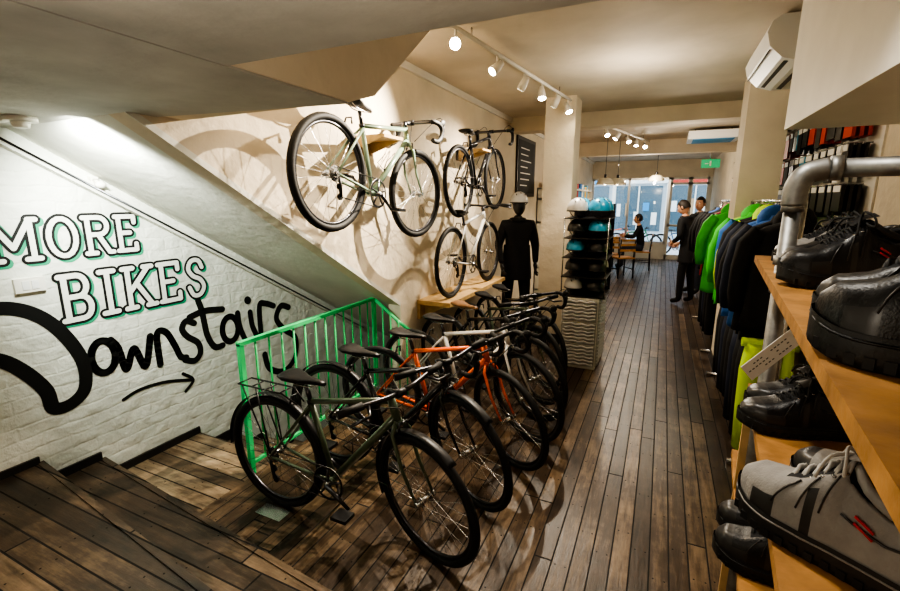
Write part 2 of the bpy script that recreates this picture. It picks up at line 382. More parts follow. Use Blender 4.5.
    if rack:
        z=.715
        for sy in (-.045,.045):
            b.tube([(.20,sy*.5,.66),(.12,sy,z),(-.20,sy,z)],.0045,'black',6); b.tube([(0,sy,R),(-.06,sy*1.15,z)],.0045,'black',6); b.tube([(0,sy,R),(-.16,sy*1.15,z)],.0045,'black',6)
        for x in (-.20,-.1,0,.1): b.tube([(x,-.045,z),(x,.045,z)],.004,'black',5)
    if stand:
        b.tube([(.36,.03,.27),(.30,.16,.005)],.008,'steel_dark',6)
        b.box((-.08,-.12,.0),(.10,-.03,.004),'steel')
    i0=len(b.v)
    wheel(fh)
    ax=(ht-hb).normalized()
    for sy in (-1,1):
        b.tube([hb+Vector((.008,sy*.018,-.015)),hb+Vector((.02,sy*.050,-.06)),hb+Vector((.075*wb/1.03,sy*.053,-.22)),fh+Vector((0,sy*.053,0))],[.012,.011,.009,.007],frame,8)
        b.cyl(fh+Vector((0,sy*.05,0)),fh+Vector((0,sy*.06,0)),.014,'steel',8)
    b.tube([hb+Vector((.008,-.022,-.015)),hb+Vector((.008,.022,-.015))],.015,frame,8)
    b.tube([hb+Vector((.04,-.03,-.05)),hb+Vector((.045,-.02,.0)),hb+Vector((.045,.02,.0)),hb+Vector((.04,.03,-.05))],.006,'steel_dark',6)
    if fender:
        b.ring(fh,R+.014,(.0015,.024),'black',n=36,seg=6,a0=pi*.30,a1=pi*1.12)
        for sy in (-.03,.03): b.tube([fh+Vector((0,sy,0)),fh+Vector((-(R+.01),sy*.7,-.06))],.002,'steel',4)
    s0=ht+ax*.03; b.cyl(ht-ax*.003,s0+ax*.012,.018,'steel_dark',12)
    sc=s0+Vector((.085,0,.022)); b.tube([s0,sc],.015,'black',10); b.cyl(sc+Vector((0,-.024,0)),sc+Vector((0,.024,0)),.019,'black',10)
    for sy in (-1,1):
        if bar=='drop':
            pts=[(0,0,0),(0,.10,0),(.005,.175,0),(.03,.20,0),(.085,.205,-.008),(.115,.207,-.045),(.10,.209,-.10),(.05,.213,-.135),(-.02,.218,-.14)]
            P=catmull([sc+Vector((x,sy*y,z)) for x,y,z in pts],4)
            b.tube(P[:9],.0135,'steel_dark',8); b.tube(P[8:],.0165,tape,8)
            h=sc+Vector((.115,sy*.206,.012)); b.ell(h,(.037,.017,.025),'rubber',Matrix.Rotation(-.5,3,'Y'),10,6)
            b.tube([h+Vector((.01,0,0)),h+Vector((.03,0,-.04)),h+Vector((.01,sy*.004,-.10))],[.008,.006,.005],'steel_dark',6)
            b.tube(catmull([h+Vector((.02,0,.01)),h+Vector((.05,-sy*.08,.05)),hb+Vector((.07,sy*.02,.02))],5),.0025,'rubber',4)
        else:
            P=[sc,sc+Vector((0,sy*.09,.008)),sc+Vector((-.02,sy*.20,.015)),sc+Vector((-.045,sy*.30,.012))]
            b.tube(P,.012,'steel_dark',8); b.tube([sc+Vector((-.020,sy*.19,.015)),P[3]],.018,tape,10)
            b.tube([sc+Vector((-.005,sy*.17,.01)),sc+Vector((.045,sy*.20,-.005)),sc+Vector((.03,sy*.29,-.015))],.007,'steel_dark',6)
            b.tube(catmull([sc+Vector((.02,sy*.17,0)),sc+Vector((.09,sy*.08,-.01)),hb+Vector((.06,sy*.02,.0))],5),.0025,'rubber',4)
    if steer:
        Rm=Matrix.Translation(hb)@Matrix.Rotation(steer,4,ax)@Matrix.Translation(-hb)
        for i in range(i0,len(b.v)): b.v[i]=Rm@b.v[i]
    return b.build(name,T)
row=[(-.89,1.65,'frame_grey','flat',True,True,'black',0,-.34,True,.94,.33),
     (-.855,2.10,'frame_black','flat',True,False,'black',-.03,-.48,False,.97,.34),
     (-.77,2.56,'frame_orange','drop',False,False,'black',.0,-.55,False,.98,.34),
     (-.76,2.93,'frame_white','drop',False,False,'black',-.12,-.40,False,.98,.34),
     (-.79,3.27,'frame_black','drop',False,False,'tan',-.33,-.25,False,.98,.34),
     (-.83,3.58,'frame_grey','flat',False,False,'black',-.55,-.15,False,.98,.34),
     (-.87,3.93,'frame_black','drop',False,False,'black',-.68,-.1,False,.98,.34)]
for x,y,fr,ba,fe,ra,sa,rz,stt,sd,wb,R_ in row:
    bicycle(TR(x-wb*math.cos(rz),y-wb*math.sin(rz),0,rz),fr,ba,fe,ra,sa,steer=stt,stand=sd,wb=wb,R=R_)
def wallbike(X,y0,z0,y1,z1,**k):
    wb=math.hypot(y1-y0,z1-z0); p=math.atan2(z1-z0,y1-y0)
    T=Matrix.Translation((X,y0,z0))@Matrix.Rotation(pi/2,4,'Z')@Matrix.Rotation(-p,4,'Y')@Matrix.Translation((0,0,-.34))
    bicycle(T,wb=min(1.05,wb),**k)
wallbike(-1.79,2.18,1.85,3.20,1.745,frame='frame_sage',bar='drop',steer=-.1,tr=.023)
wallbike(-1.79,4.05,1.87,5.07,1.93,frame='frame_black',bar='drop')
wallbike(-1.78,3.85,1.12,4.87,1.12,frame='frame_white',bar='flat')
def mount(y,z):
    b=MB(); b.box((XW,y-.12,z-.02),(-1.72,y+.12,z),'plywood'); b.box((XW,y-.12,z-.11),(-1.99,y+.12,z+.03),'plywood')
    b.prism([(XW,z-.11),(-1.74,z-.02),(XW,z-.02)],'y',y-.12,y-.10,'plywood'); b.prism([(XW,z-.11),(-1.74,z-.02),(XW,z-.02)],'y',y+.10,y+.12,'plywood'); b.build('bike_wall_mount')
mount(2.78,2.13); mount(4.6,2.215)
b=MB(); b.box((XW,3.6,.74),(-1.68,5.2,.78),'plywood'); b.box((XW,3.6,.60),(XW+.03,5.2,.74),'plywood')
for y in (3.7,4.4,5.1): b.prism([(XW,.60),(-1.72,.74),(XW,.74)],'y',y,y+.03,'plywood')
b.build('wall_shelf')
bicycle(TR(-1.3,15.6,-.02,0),'frame_green','flat'); bicycle(TR(.0,15.7,-.02,0),'frame_blue','flat'); bicycle(TR(-1.9,16.4,-.02,0.1),'frame_orange','flat')

# ------------------------------------------------------------------ railing
b=MB(); X=-2.22; zt=.86
b.box((X-.018,1.78,zt-.012),(X+.018,3.2,zt+.012),'green_rail'); b.box((X-.010,1.78,.06),(X+.010,3.2,.08),'green_rail')
for y in (1.78,3.17): b.box((X-.015,y,-.15),(X+.015,y+.03,zt),'green_rail')
for i in range(1,13):
    y=1.78+i*1.4/13; b.tube([(X,y+.018,.07),(X,y+.018,zt-.01)],.007,'green_rail',8)
b.tube([(X,3.19,zt),(-2.0,3.24,.66),(-1.9,3.24,.6)],.016,'green_rail',8)
for t in (.25,.5,.75,1): b.tube([(X+.30*t,3.2+.03*t,.0),(X+.30*t,3.2+.03*t,zt-.25*t)],.007,'green_rail',8)
b.build('stair_railing')

# ------------------------------------------------------------------ wall lettering
ctr=[0]
def ribbon(b,pts,w,x,k,closed=False):
    P=[Vector((0,p[0],p[1])) for p in pts]; n=len(P)
    rng=n if closed else n-1
    for i in range(rng):
        a,c=P[i],P[(i+1)%n]; d=(c-a)
        if d.length<1e-6: continue
        ctr[0]+=1; xx=x+(ctr[0]%31)*3e-5
        d.normalize(); q=Vector((0,-d.z,d.y))*w/2; o=Vector((xx,0,0))
        b.poly([o+a-q,o+c-q,o+c+q,o+a+q],k)
    for p in P:
        ctr[0]+=1; xx=x+(ctr[0]%31)*3e-5
        b.poly([Vector((xx,p.y+math.cos(t*pi/6)*w/2,p.z+math.sin(t*pi/6)*w/2)) for t in range(12)],k)
el=lambda cx,cy,rx,ry,n=18,a0=0,a1=2*pi:[(cx+rx*math.cos(a0+(a1-a0)*i/n),cy+ry*math.sin(a0+(a1-a0)*i/n)) for i in range(n+1)]
G={
'M':[[(.14,0),(.14,1),(.5,.3),(.86,1),(.86,0)],[(.02,0),(.28,0)],[(.72,0),(.98,0)],[(.02,1),(.16,1)],[(.84,1),(.98,1)]],
'O':[el(.5,.5,.42,.5)],
'R':[[(.16,0),(.16,1)],[(.02,0),(.36,0)],[(.02,1),(.5,1)]+el(.55,.76,.3,.24,8,pi/2,-pi/2)+[(.16,.52)],[(.5,.5),(.84,0),(.98,0)]],
'E':[[(.16,0),(.16,1)],[(.02,0),(.9,0),(.9,.18)],[(.02,1),(.9,1),(.9,.82)],[(.16,.52),(.65,.52)]],
'B':[[(.16,0),(.16,1)],[(.02,1),(.5,1)]+el(.55,.76,.28,.24,8,pi/2,-pi/2)+[(.16,.52)],[(.02,0),(.5,0)]+el(.6,.26,.3,.26,8,-pi/2,pi/2)],
'I':[[(.5,0),(.5,1)],[(.15,0),(.85,0)],[(.15,1),(.85,1)]],
'K':[[(.16,0),(.16,1)],[(.02,0),(.34,0)],[(.02,1),(.34,1)],[(.85,1),(.2,.42)],[(.42,.6),(.86,0)],[(.7,0),(1,0)],[(.68,1),(.96,1)]],
'S':[catmull([(.85,.78,0),(.7,.98,0),(.35,.99,0),(.15,.78,0),(.35,.56,0),(.7,.44,0),(.86,.22,0),(.65,.01,0),(.3,.01,0),(.12,.24,0)],3)],
}
b=MB()
def word(txt,spans,z0,z1,w):
    for kk,off,ww,xx in (('paint_teal',.013,w+.026,XT+.0015),('paint_black',0,w+.026,XT+.003),('paint_letter',0,w-.002,XT+.0045)):
        for ch,(a,c) in zip(txt,spans):
            for st in G[ch]:
                ribbon(b,[(a+q[0]*(c-a)+off,z0+q[1]*(z1-z0)-off) for q in st],ww,xx,kk)
word('MORE',[(1.03,1.255),(1.285,1.435),(1.465,1.61),(1.635,1.755)],1.395,1.60,.028)
word('BIKES',[(1.30,1.46),(1.49,1.60),(1.63,1.82),(1.85,2.00),(2.04,2.19)],1.03,1.28,.032)
def script(pts,w,closed=False):
    P=catmull([(y,z,0) for y,z in pts],6,closed); ribbon(b,[(p.x,p.y) for p in P],w*1.4,XT+.003,'paint_black',closed)
script([(.85,1.12),(1.01,1.165),(1.15,1.12),(1.265,.994),(1.349,.79),(1.34,.62),(1.26,.55),(1.178,.56),(1.16,.67),(1.09,.80),(1.0,.90),(.9,.93)],.050)
script(el(1.46,.77,.065,.10,10)[:-1],.032,True)
script([(1.51,.86),(1.545,.80),(1.575,.65),(1.635,.77),(1.69,.63),(1.745,.82)],.032)
script([(1.785,.61),(1.79,.82),(1.85,.82),(1.90,.71),(1.93,.62),(1.97,.60)],.032)
script([(2.06,.83),(2.0,.86),(1.965,.81),(2.0,.745),(2.07,.68),(2.08,.60),(2.03,.555),(1.96,.585)],.032)
script([(2.11,.985),(2.13,.9),(2.15,.72),(2.2,.61),(2.27,.60)],.034); script([(2.03,.88),(2.15,.90),(2.30,.88)],.034)
script(el(2.35,.71,.07,.10,10)[:-1],.034,True); script([(2.43,.82),(2.44,.7),(2.48,.58)],.034)
script([(2.55,.80),(2.56,.68),(2.6,.58)],.034); script([(2.535,.905),(2.54,.90)],.045)
script([(2.64,.60),(2.65,.83),(2.71,.84),(2.80,.80)],.036)
script([(2.97,.75),(2.88,.78),(2.82,.68),(2.9,.56),(3.03,.44),(3.0,.26),(2.86,.18),(2.70,.26),(2.66,.40)],.038)
script([(1.53,.46),(1.62,.485),(1.735,.485),(1.85,.465),(1.99,.42)],.016); script([(1.93,.49),(2.0,.418),(1.935,.355)],.016)
b.build('wall_lettering')
b=MB(); b.box((XT,1.11,1.225),(XT+.02,1.24,1.30),'paint_white'); b.box((XT+.02,1.14,1.24),(XT+.024,1.17,1.285),'ac_white'); b.box((XT+.02,1.18,1.24),(XT+.024,1.21,1.285),'ac_white'); b.build('light_switch')
b=MB(); b.cyl((-2.55,1.08,2.05),(-2.55,1.08,2.03),.06,'paint_white',20); b.cyl((-2.55,1.08,2.03),(-2.55,1.08,2.005),.035,'paint_white',20,.028); b.box((-2.85,1.05,2.035),(-2.6,1.08,2.05),'paint_white'); b.build('ceiling_detector')
b=MB(); b.box((XT,1.53,1.77),(XT+.03,1.57,1.83),'paint_white'); b.tube([(XT+.03,1.55,1.81),(XT+.07,1.55,1.79)],.012,'paint_white'); b.ell((XT+.08,1.55,1.785),(.022,.03,.022),'paint_white'); b.build('wall_sensor')

# ------------------------------------------------------------------ track lighting
def track(name,a,c,heads):
    b=MB(); a=Vector(a); c=Vector(c)
    b.tube([a,c],.018,'paint_white',4)
    for p in (a.lerp(c,.15),a.lerp(c,.85)): b.tube([p,(p.x,p.y,ZC-.001)],.006,'steel',6)
    for t,aim,bulb in heads:
        p=a.lerp(c,t); aim=Vector(aim); dr=(aim-p).normalized(); q=p+Vector((0,0,-.09))
        b.tube([p,q],.008,'paint_white',6); e=q+dr*.055; s_=q-dr*.055
        b.tube([s_,q,e],[.022,.032,.036],'paint_white',14); b.tube([e,e+dr*.003],.032,bulb,14)
    b.build(name)
def lamp(name,kind,loc,energy,col=(1,.82,.58),aim=None,size=1.9,blend=.6,rad=.04):
    l=bpy.data.lights.new(name,kind); l.energy=energy; l.color=col
    if kind in('POINT','SPOT'): l.shadow_soft_size=rad
    if kind=='SPOT': l.spot_size=size; l.spot_blend=blend
    o=bpy.data.objects.new(name,l); COL.objects.link(o); o.location=loc
    if aim is not None: o.rotation_euler=(Vector(aim)-Vector(loc)).to_track_quat('-Z','Y').to_euler()
    return o
track('track_lighting',(-1.28,2.6,2.74),(-1.00,5.2,2.74),[(.07,(-.3,.5,1.8),'bulb'),(.30,(-2,2.3,1.6),'bulb_soft'),(.5,(-2,4.6,1.8),'bulb_soft'),(.66,(-.6,3.5,0),'bulb'),(.82,(-2,5.6,1.6),'bulb_soft'),(.96,(0,4.4,.5),'bulb')])
track('track_lighting',(-.9,6.9,2.74),(-.35,9.3,2.74),[(.1,(0,6,.8),'bulb'),(.3,(-2,7,1),'bulb'),(.5,(.5,7,1),'bulb'),(.7,(-.5,8,0),'bulb'),(.9,(.2,7,1),'bulb')])
W=(1,.87,.70)
lamp('light_track_1','SPOT',(-1.22,2.62,2.56),140,W,(-1.2,1.3,0),1.9,.7,rad=.02)
lamp('light_track_2','SPOT',(-1.21,3.38,2.56),300,W,(-2,2.2,1.75),1.9,.8,rad=.006)
lamp('light_track_3','SPOT',(-1.1,4.9,2.55),150,W,(-2,4.3,1.5),1.6,.8,rad=.006)
lamp('light_track_4','SPOT',(-1.0,5.0,2.50),110,W,(-.4,3.7,0),1.9,rad=.02)
lamp('light_track_5','SPOT',(-.7,7.6,2.55),130,W,(0,7.4,0),2.5)
lamp('fill_point_far','POINT',(-.4,10.5,2.3),45,W)  # added fill for the far end, not on a track and without a fixture
lamp('fill_point_mid','POINT',(-.3,4.2,2.35),18,W,rad=.1)  # added fill without a fixture, brightens the ceiling and mid shop
lamp('fill_point_right','POINT',(.2,7.3,2.3),30,W,rad=.1)  # added fill off the track, no fixture, lifts ceiling and right side
lamp('light_stairwell','SPOT',(-2.30,1.12,2.0),130,(.95,1,.92),(-3,2.0,1.35),2.0,.9,.04)
lamp('fill_point_near','POINT',(-.55,.2,1.55),9,(1,.90,.75),rad=.1)  # added fill in mid-air near the camera, brightens the low ceiling
lamp('light_shelf','SPOT',(-.1,1.6,2.7),50,(1,.94,.84),(.5,1.5,1.3),1.6,.8,.03)

def pendant(x,y,z,r=.16):
    b=MB(); rows=[]
    for i in range(9):
        t=i/8*pi/2; rr=.03+(r-.03)*math.sin(t); zz=z+.13*math.cos(t)
        rows.append([(x+rr*math.cos(a*2*pi/20),y+rr*math.sin(a*2*pi/20),zz) for a in range(20)])
    b.grid(rows,'shade_dome',closed=True,capa=True); b.tube([(x,y,z+.13),(x,y,ZC)],.004,'black'); b.ell((x,y,z+.04),(.035,.035,.045),'bulb_soft'); b.cyl((x,y,z+.12),(x,y,z+.19),.025,'steel_dark'); b.build('pendant_lamp')
pendant(-1.05,9.2,1.98); pendant(-.85,9.45,1.98); pendant(-.2,11.0,2.1)
b=MB(); b.box((.60,10.5,2.32),(.92,10.54,2.48),'exit_green'); b.box((.74,10.49,2.35),(.77,10.5,2.45),'paper'); b.tube([(.66,10.495,2.4),(.72,10.495,2.4)],.010,'paper'); b.tube([(.75,10.52,2.48),(.75,10.52,ZC)],.01,'steel'); b.build('exit_sign')
b=MB(); prof=[(.86,2.79),(.55,2.79),(.50,2.76),(.48,2.70),(.50,2.62),(.57,2.55),(.66,2.52),(.86,2.52)]
b.prism(prof,'y',3.55,4.4,'ac_white'); b.prism([(.59,2.54),(.72,2.514),(.72,2.524)],'y',3.6,4.35,'black'); b.tube([(.505,3.56,2.60),(.505,4.39,2.60)],.004,'steel_dark')
b.build('air_conditioner')
b=MB(); b.box((.25,8.2,2.62),(.95,8.9,2.74),'ac_white'); b.box((.32,8.27,2.612),(.88,8.83,2.62),'facade_blue')
for x in (.35,.85): b.tube([(x,8.5,2.74),(x,8.5,ZC)],.01,'steel')
b.build('ceiling_cassette')

b=MB(); b.box((XW+.001,6.6,1.75),(XW+.03,7.6,2.62),'black_trim'); b.box((XW+.03,6.65,1.8),(XW+.034,7.55,2.57),'chalk')
for i in range(7): b.box((XW+.034,6.75,2.45-i*.09),(XW+.036,7.1+.35*random.random(),2.465-i*.09),'paper')
b.build('chalkboard')
def helmet(b,c,k,rz=0,s=1.0,vents=True):
    Rz=Matrix.Rotation(rz,3,'Z'); c=Vector(c)
    b.ell(c,(.135*s,.105*s,.115*s),k,Rz,18,8,0,.56)
    b.ell(c+Vector((0,0,.002)),(.122*s,.094*s,.10*s),'lining',Rz,14,6,0,.55)
    b.tube([c+Rz@Vector((.133*s*math.cos(a*pi/9),.103*s*math.sin(a*pi/9),-.018*s)) for a in range(18)],.007*s,'black',6,closed=True)
    if vents:
        for i in (-1,0,1):
            for j in (-1,0,1):
                q=Vector((j*.075*s,i*.052*s,0)); zz=math.sqrt(max(0,1-(q.x/.135/s)**2-(q.y/.105/s)**2))*.115*s
                b.ell(c+Rz@(q+Vector((0,0,zz))),(.020*s,.006*s,.004*s),'lining',Rz@Matrix.Rotation(q.x*7/s,3,'Y')@Matrix.Rotation(-q.y*8/s,3,'X'),8,5)
    for sy in (-1,1): b.tube([c+Rz@Vector((.03*s,sy*.095*s,-.02*s)),c+Rz@Vector((.02*s,sy*.05*s,-.075*s)),c+Rz@Vector((.03*s,0,-.09*s))],.004*s,'black',4)
b=MB(); b.box((-.86,4.55,0),(-.5,5.2,.73),'paint_white')
for i in range(3):
    z0=.03+i*.235
    b.box((-.505,4.57,z0),(-.492,5.18,z0+.22),'carton_grey'); b.box((-.85,4.542,z0),(-.51,4.551,z0+.22),'carton_grey')
    for j in range(6):
        zz=z0+.02+j*.036
        b.tube([(-.84+q*.032,4.54,zz+.008*math.sin(q*1.9+i+j*.4)) for q in range(11)],.014,'helmet_white',6)
        b.tube([(-.49,4.59+q*.05,zz+.008*math.sin(q*1.9+i)) for q in range(12)],.014,'helmet_white',6)
b.build('display_pedestal')
b=MB(); b.box((-.88,5.10,.735),(-.46,5.13,1.66),'black_trim')
ZS=(.735,.93,1.125,1.32,1.515)
for z in ZS: b.box((-.89,4.58,z),(-.45,5.13,z+.010),'black_trim')
for x,y in ((-.885,4.58),(-.465,4.58)): b.tube([(x+.005,y+.005,.735),(x+.005,y+.005,1.53)],.006,'steel')
ks=[['helmet_black','helmet_white','helmet_black','helmet_black'],['helmet_black','helmet_black','helmet_white','helmet_black'],['helmet_black','cyan','helmet_black','helmet_black'],['cyan','helmet_black','cyan','helmet_black'],['cyan','helmet_white','cyan','cyan']]
for lv,z in enumerate(ZS):
    for j,(x,y) in enumerate(((-.57,4.69),(-.78,4.70),(-.57,4.96),(-.78,4.97))): helmet(b,(x,y,z+.095),ks[lv][j],rz=-.9-.2*(j%2),s=.86 if lv<4 else .98)
b.build('helmet_rack')
b=MB(); rnd=random.Random(3)
y0=7.9
b.box((XW,y0,0),(XW+.45,y0+.04,1.9),'paint_white'); b.box((XW,y0+3.4,0),(XW+.45,y0+3.44,1.9),'paint_white'); b.box((XW,y0,0),(XW+.02,y0+3.44,1.9),'paint_white')
for z in (.1,.5,.9,1.3,1.7,1.88):
    b.box((XW,y0,z),(XW+.45,y0+3.44,z+.03),'paint_white')
    y=y0+.1
    while y<y0+3.2 and z<1.8:
        w=rnd.uniform(.1,.25); h=rnd.uniform(.12,.3); b.box((XW+.08,y,z+.03),(XW+.4,y+w,z+.03+h),rnd.choice(['card','box_red','box_yel','box_blue','black','paper','cyan'])); y+=w+.03
b.build('display_shelving')
b=MB(); b.box((-1.45,7.9,0),(-.95,9.6,.95),'plywood'); b.box((-1.5,7.85,.95),(-.9,9.65,1.0),'pine'); b.box((-1.3,8.1,1.0),(-1.05,8.12,1.3),'black'); b.box((-1.35,8.0,1.0),(-1.0,8.2,1.015),'black')
for i in range(9): b.box((-.93,7.95+i*.18,1.0),(-.90,8.05+i*.18,1.08+.05*(i%3)),rnd.choice(['paper','box_yel','cyan','card']))
b.build('shop_counter')
b=MB()
for i,(y,k) in enumerate([(8.5,'cyan'),(8.8,'helmet_black'),(9.1,'cyan'),(9.4,'helmet_white')]):
    helmet(b,(-1.12,y,1.16),k,rz=-.9); b.cyl((-1.12,y,1.001),(-1.12,y,1.2),.03,'steel_dark')
b.build('helmet_display')
b=MB(); b.box((XR-.012,3.6,1.55),(XR-.001,9.2,2.6),'paint_white')
for r_ in range(4):
    y=3.7
    while y<9.0:
        w=rnd.uniform(.09,.18); h=rnd.uniform(.16,.24); z=1.80+r_*.25
        b.tube([(XR-.01,y+w/2,z),(XR-.16,y+w/2,z)],.005,'steel',5)
        kk=rnd.choice(['black','black','cloth_grey','paper','black','box_red','black','cyan','black','black'])
        for q in range(3): b.box((XR-.06-q*.04,y,z-h),(XR-.04-q*.04,y+w,z-.005),kk)
        b.box((XR-.145,y+.01,z-.05),(XR-.141,y+w-.01,z-.01),'paper')
        y+=w+rnd.uniform(.02,.05)
b.build('accessory_display')

# ------------------------------------------------------------------ clothes
def garment(b,c,ln,kb,ks_,rz=0,w=.22,seed=0,hood=False,stripe=None):
    c=Vector(c); Rz=Matrix.Rotation(rz,3,'Z'); r=random.Random(seed); rows=[]; st=[(0,.055,.05),(-.03,.07,.055),(-.06,.15,.06),(-.10,.205,.07),(-.2,w,.08),(-.28,w*.98,.078),(-.35,w*.97,.075),(-.45,w*.98,.074),(-.55,w*1.0,.07),(-ln+.05,w*1.05,.075),(-ln,w*1.06,.08)]
    st=[s_ for s_ in st if s_[0]>=-ln]; st.sort(key=lambda q:-q[0]); ph=r.random()*6
    for z,a,d in st:
        rows.append([c+Rz@Vector((a*math.cos(t*2*pi/36),(d+.020*math.sin(t*2*pi/36*7+ph+z*6)*min(1,-z*5))*math.sin(t*2*pi/36),z+.012*math.sin(t*2*pi/36*3+ph)*(1 if z<-.6 else 0))) for t in range(36)])
    b.grid(rows,kb,closed=True,capa=True,capb=True,kf=(lambda i,j:(stripe if stripe and i in (4,5) else kb)))
    for sx in (-1,1):
        P=[(sx*.16,0,-.09),(sx*.225,.005,-.17),(sx*(w+.045),.02,-.32),(sx*(w+.05),.035,-.48),(sx*(w+.035),.05,-.60)]
        P=[c+Rz@Vector(p) for p in P]
        b.tube(P,[.06,.062,.052,.047,.040],ks_,10)
    if hood: b.ell(c+Rz@Vector((0,.05,-.03)),(.11,.07,.10),kb,Rz,12,7)
    b.tube([c+Rz@Vector((0,-.06,-.03)),c+Rz@Vector((0,-(.083),-.2)),c+Rz@Vector((0,-(.083),-ln+.03))],.004,'steel_dark',4)
    b.tube([c+Vector((0,0,-.02)),c+Vector((0,0,.03)),c+Vector((.02,0,.065)),c+Vector((0,0,.085)),c+Vector((-.015,0,.07))],.004,'steel',5)
def legs(b,c,ln,k,seed=0):
    c=Vector(c)
    for sx in (-1,1):
        b.tube([c+Vector((sx*.07,0,0)),c+Vector((sx*.085,.01,-.2)),c+Vector((sx*.09,.01,-.45)),c+Vector((sx*.085,0,-ln))],[(.11,.055),(.10,.06),(.08,.05),(.07,.045)],k,12)
    b.tube([c+Vector((-.15,0,0)),c+Vector((.15,0,0))],.03,k,8); b.tube([c,c+Vector((0,0,.08))],.004,'steel',5)
def rack(x,y0,y1,items,low):
    e=bpy.data.objects.new('clothes_rack',None); COL.objects.link(e)
    b=MB()
    b.tube([(x,y0,1.69),(x,y1,1.69)],.014,'steel',10)
    if low: b.tube([(x,y0,.90),(x,y1,.90)],.014,'steel',10)
    for y in (y0,y1):
        b.tube([(x,y,.02),(x,y,1.69)],.016,'steel',10); b.tube([(x-.2,y,.02),(x+.2,y,.02)],.016,'steel',10)
    b.build('rack_frame',parent=e)
    for i,(y,kb,ks_,ln,hd,sp) in enumerate(items):
        g=MB(); garment(g,(x+random.uniform(-.04,.03),y,1.60),ln+random.uniform(-.06,.06),kb,ks_,rz=random.uniform(-.4,.4),seed=i,hood=hd,stripe=sp,w=random.uniform(.20,.25)); g.build('jacket_%d'%(i+1),parent=e)
    for i,(y,k) in enumerate(low):
        g=MB(); legs(g,(x-.04,y,.81),.70+random.uniform(-.08,.04),k); g.build('trousers_%d'%(i+1),parent=e)
rack(.72,3.2,4.88,[(3.30,'cloth_black','cloth_black',.74,True,None),(3.47,'cloth_black','cloth_navy',.74,False,None),(3.64,'cloth_blue','cloth_black',.74,True,'cloth_neon'),(3.82,'cloth_blue','cloth_navy',.7,False,'cloth_neon'),(3.98,'cloth_black','cloth_black',.74,False,None),(4.14,'cloth_neon','cloth_neon',.7,True,None),(4.30,'cloth_black','cloth_blue',.7,False,None),(4.44,'cloth_green','cloth_green',.76,True,None),(4.58,'cloth_green','cloth_green',.78,False,None),(4.74,'cloth_neon','cloth_green',.74,False,None)],
     [(3.3,'cloth_neon'),(3.45,'cloth_black'),(3.6,'cloth_black'),(3.78,'cloth_navy'),(3.96,'cloth_black'),(4.14,'cloth_black'),(4.32,'cloth_navy'),(4.5,'cloth_black'),(4.68,'cloth_black')])
rack(.72,5.65,7.3,[(5.75,'cloth_green','cloth_green',.88,True,None),(5.95,'cloth_green','cloth_green',.84,False,None),(6.15,'cloth_black','cloth_black',.8,False,None),(6.35,'cloth_red','cloth_black',.8,True,None),(6.6,'cloth_grey','cloth_black',.8,False,None),(6.8,'cloth_black','cloth_black',.8,False,None),(7.0,'cloth_blue','cloth_black',.8,False,None),(7.2,'cloth_black','cloth_black',.8,False,None)],[(5.8,'cloth_black'),(6.1,'cloth_black'),(6.4,'cloth_navy'),(6.8,'cloth_black')])

# ------------------------------------------------------------------ shoe shelf
ang=-math.radians(5.5); TS=TR(.21,.487,0,ang)
b=MB()
b.box((0,-.5,1.42),(.42,2.0,1.45),'pine'); b.box((0,-.5,.99),(.42,1.45,1.02),'pine'); b.box((0,.2,.56),(.42,1.75,.59),'pine')
b.box((.0,1.42,0),(.40,1.45,.99),'plywood')
for y in (-.45,.02): b.tube([(.40,y,0),(.40,y,2.0)],.024,'galv',12)
b.tube([(.05,1.42,.0),(.05,1.42,1.68)],.026,'galv',14)
b.tube(catmull([(.05,1.42,1.68),(.052,1.42,1.74),(.075,1.42,1.785),(.13,1.42,1.80)],5),.036,'galv',14)
b.tube([(.13,1.42,1.80),(.62,1.36,1.80)],.030,'galv',14)
for z in (1.66,1.48,1.38): b.tube([(.05,1.42,z),(.05,1.42,z+.03)],.034,'galv',14)
b.tube([(.13,1.42,1.80),(.16,1.42,1.80)],.040,'galv',14)
b.tube([(.36,1.39,1.80),(.42,1.384,1.80)],.040,'galv',14)
b.build('shoe_shelf',TS)
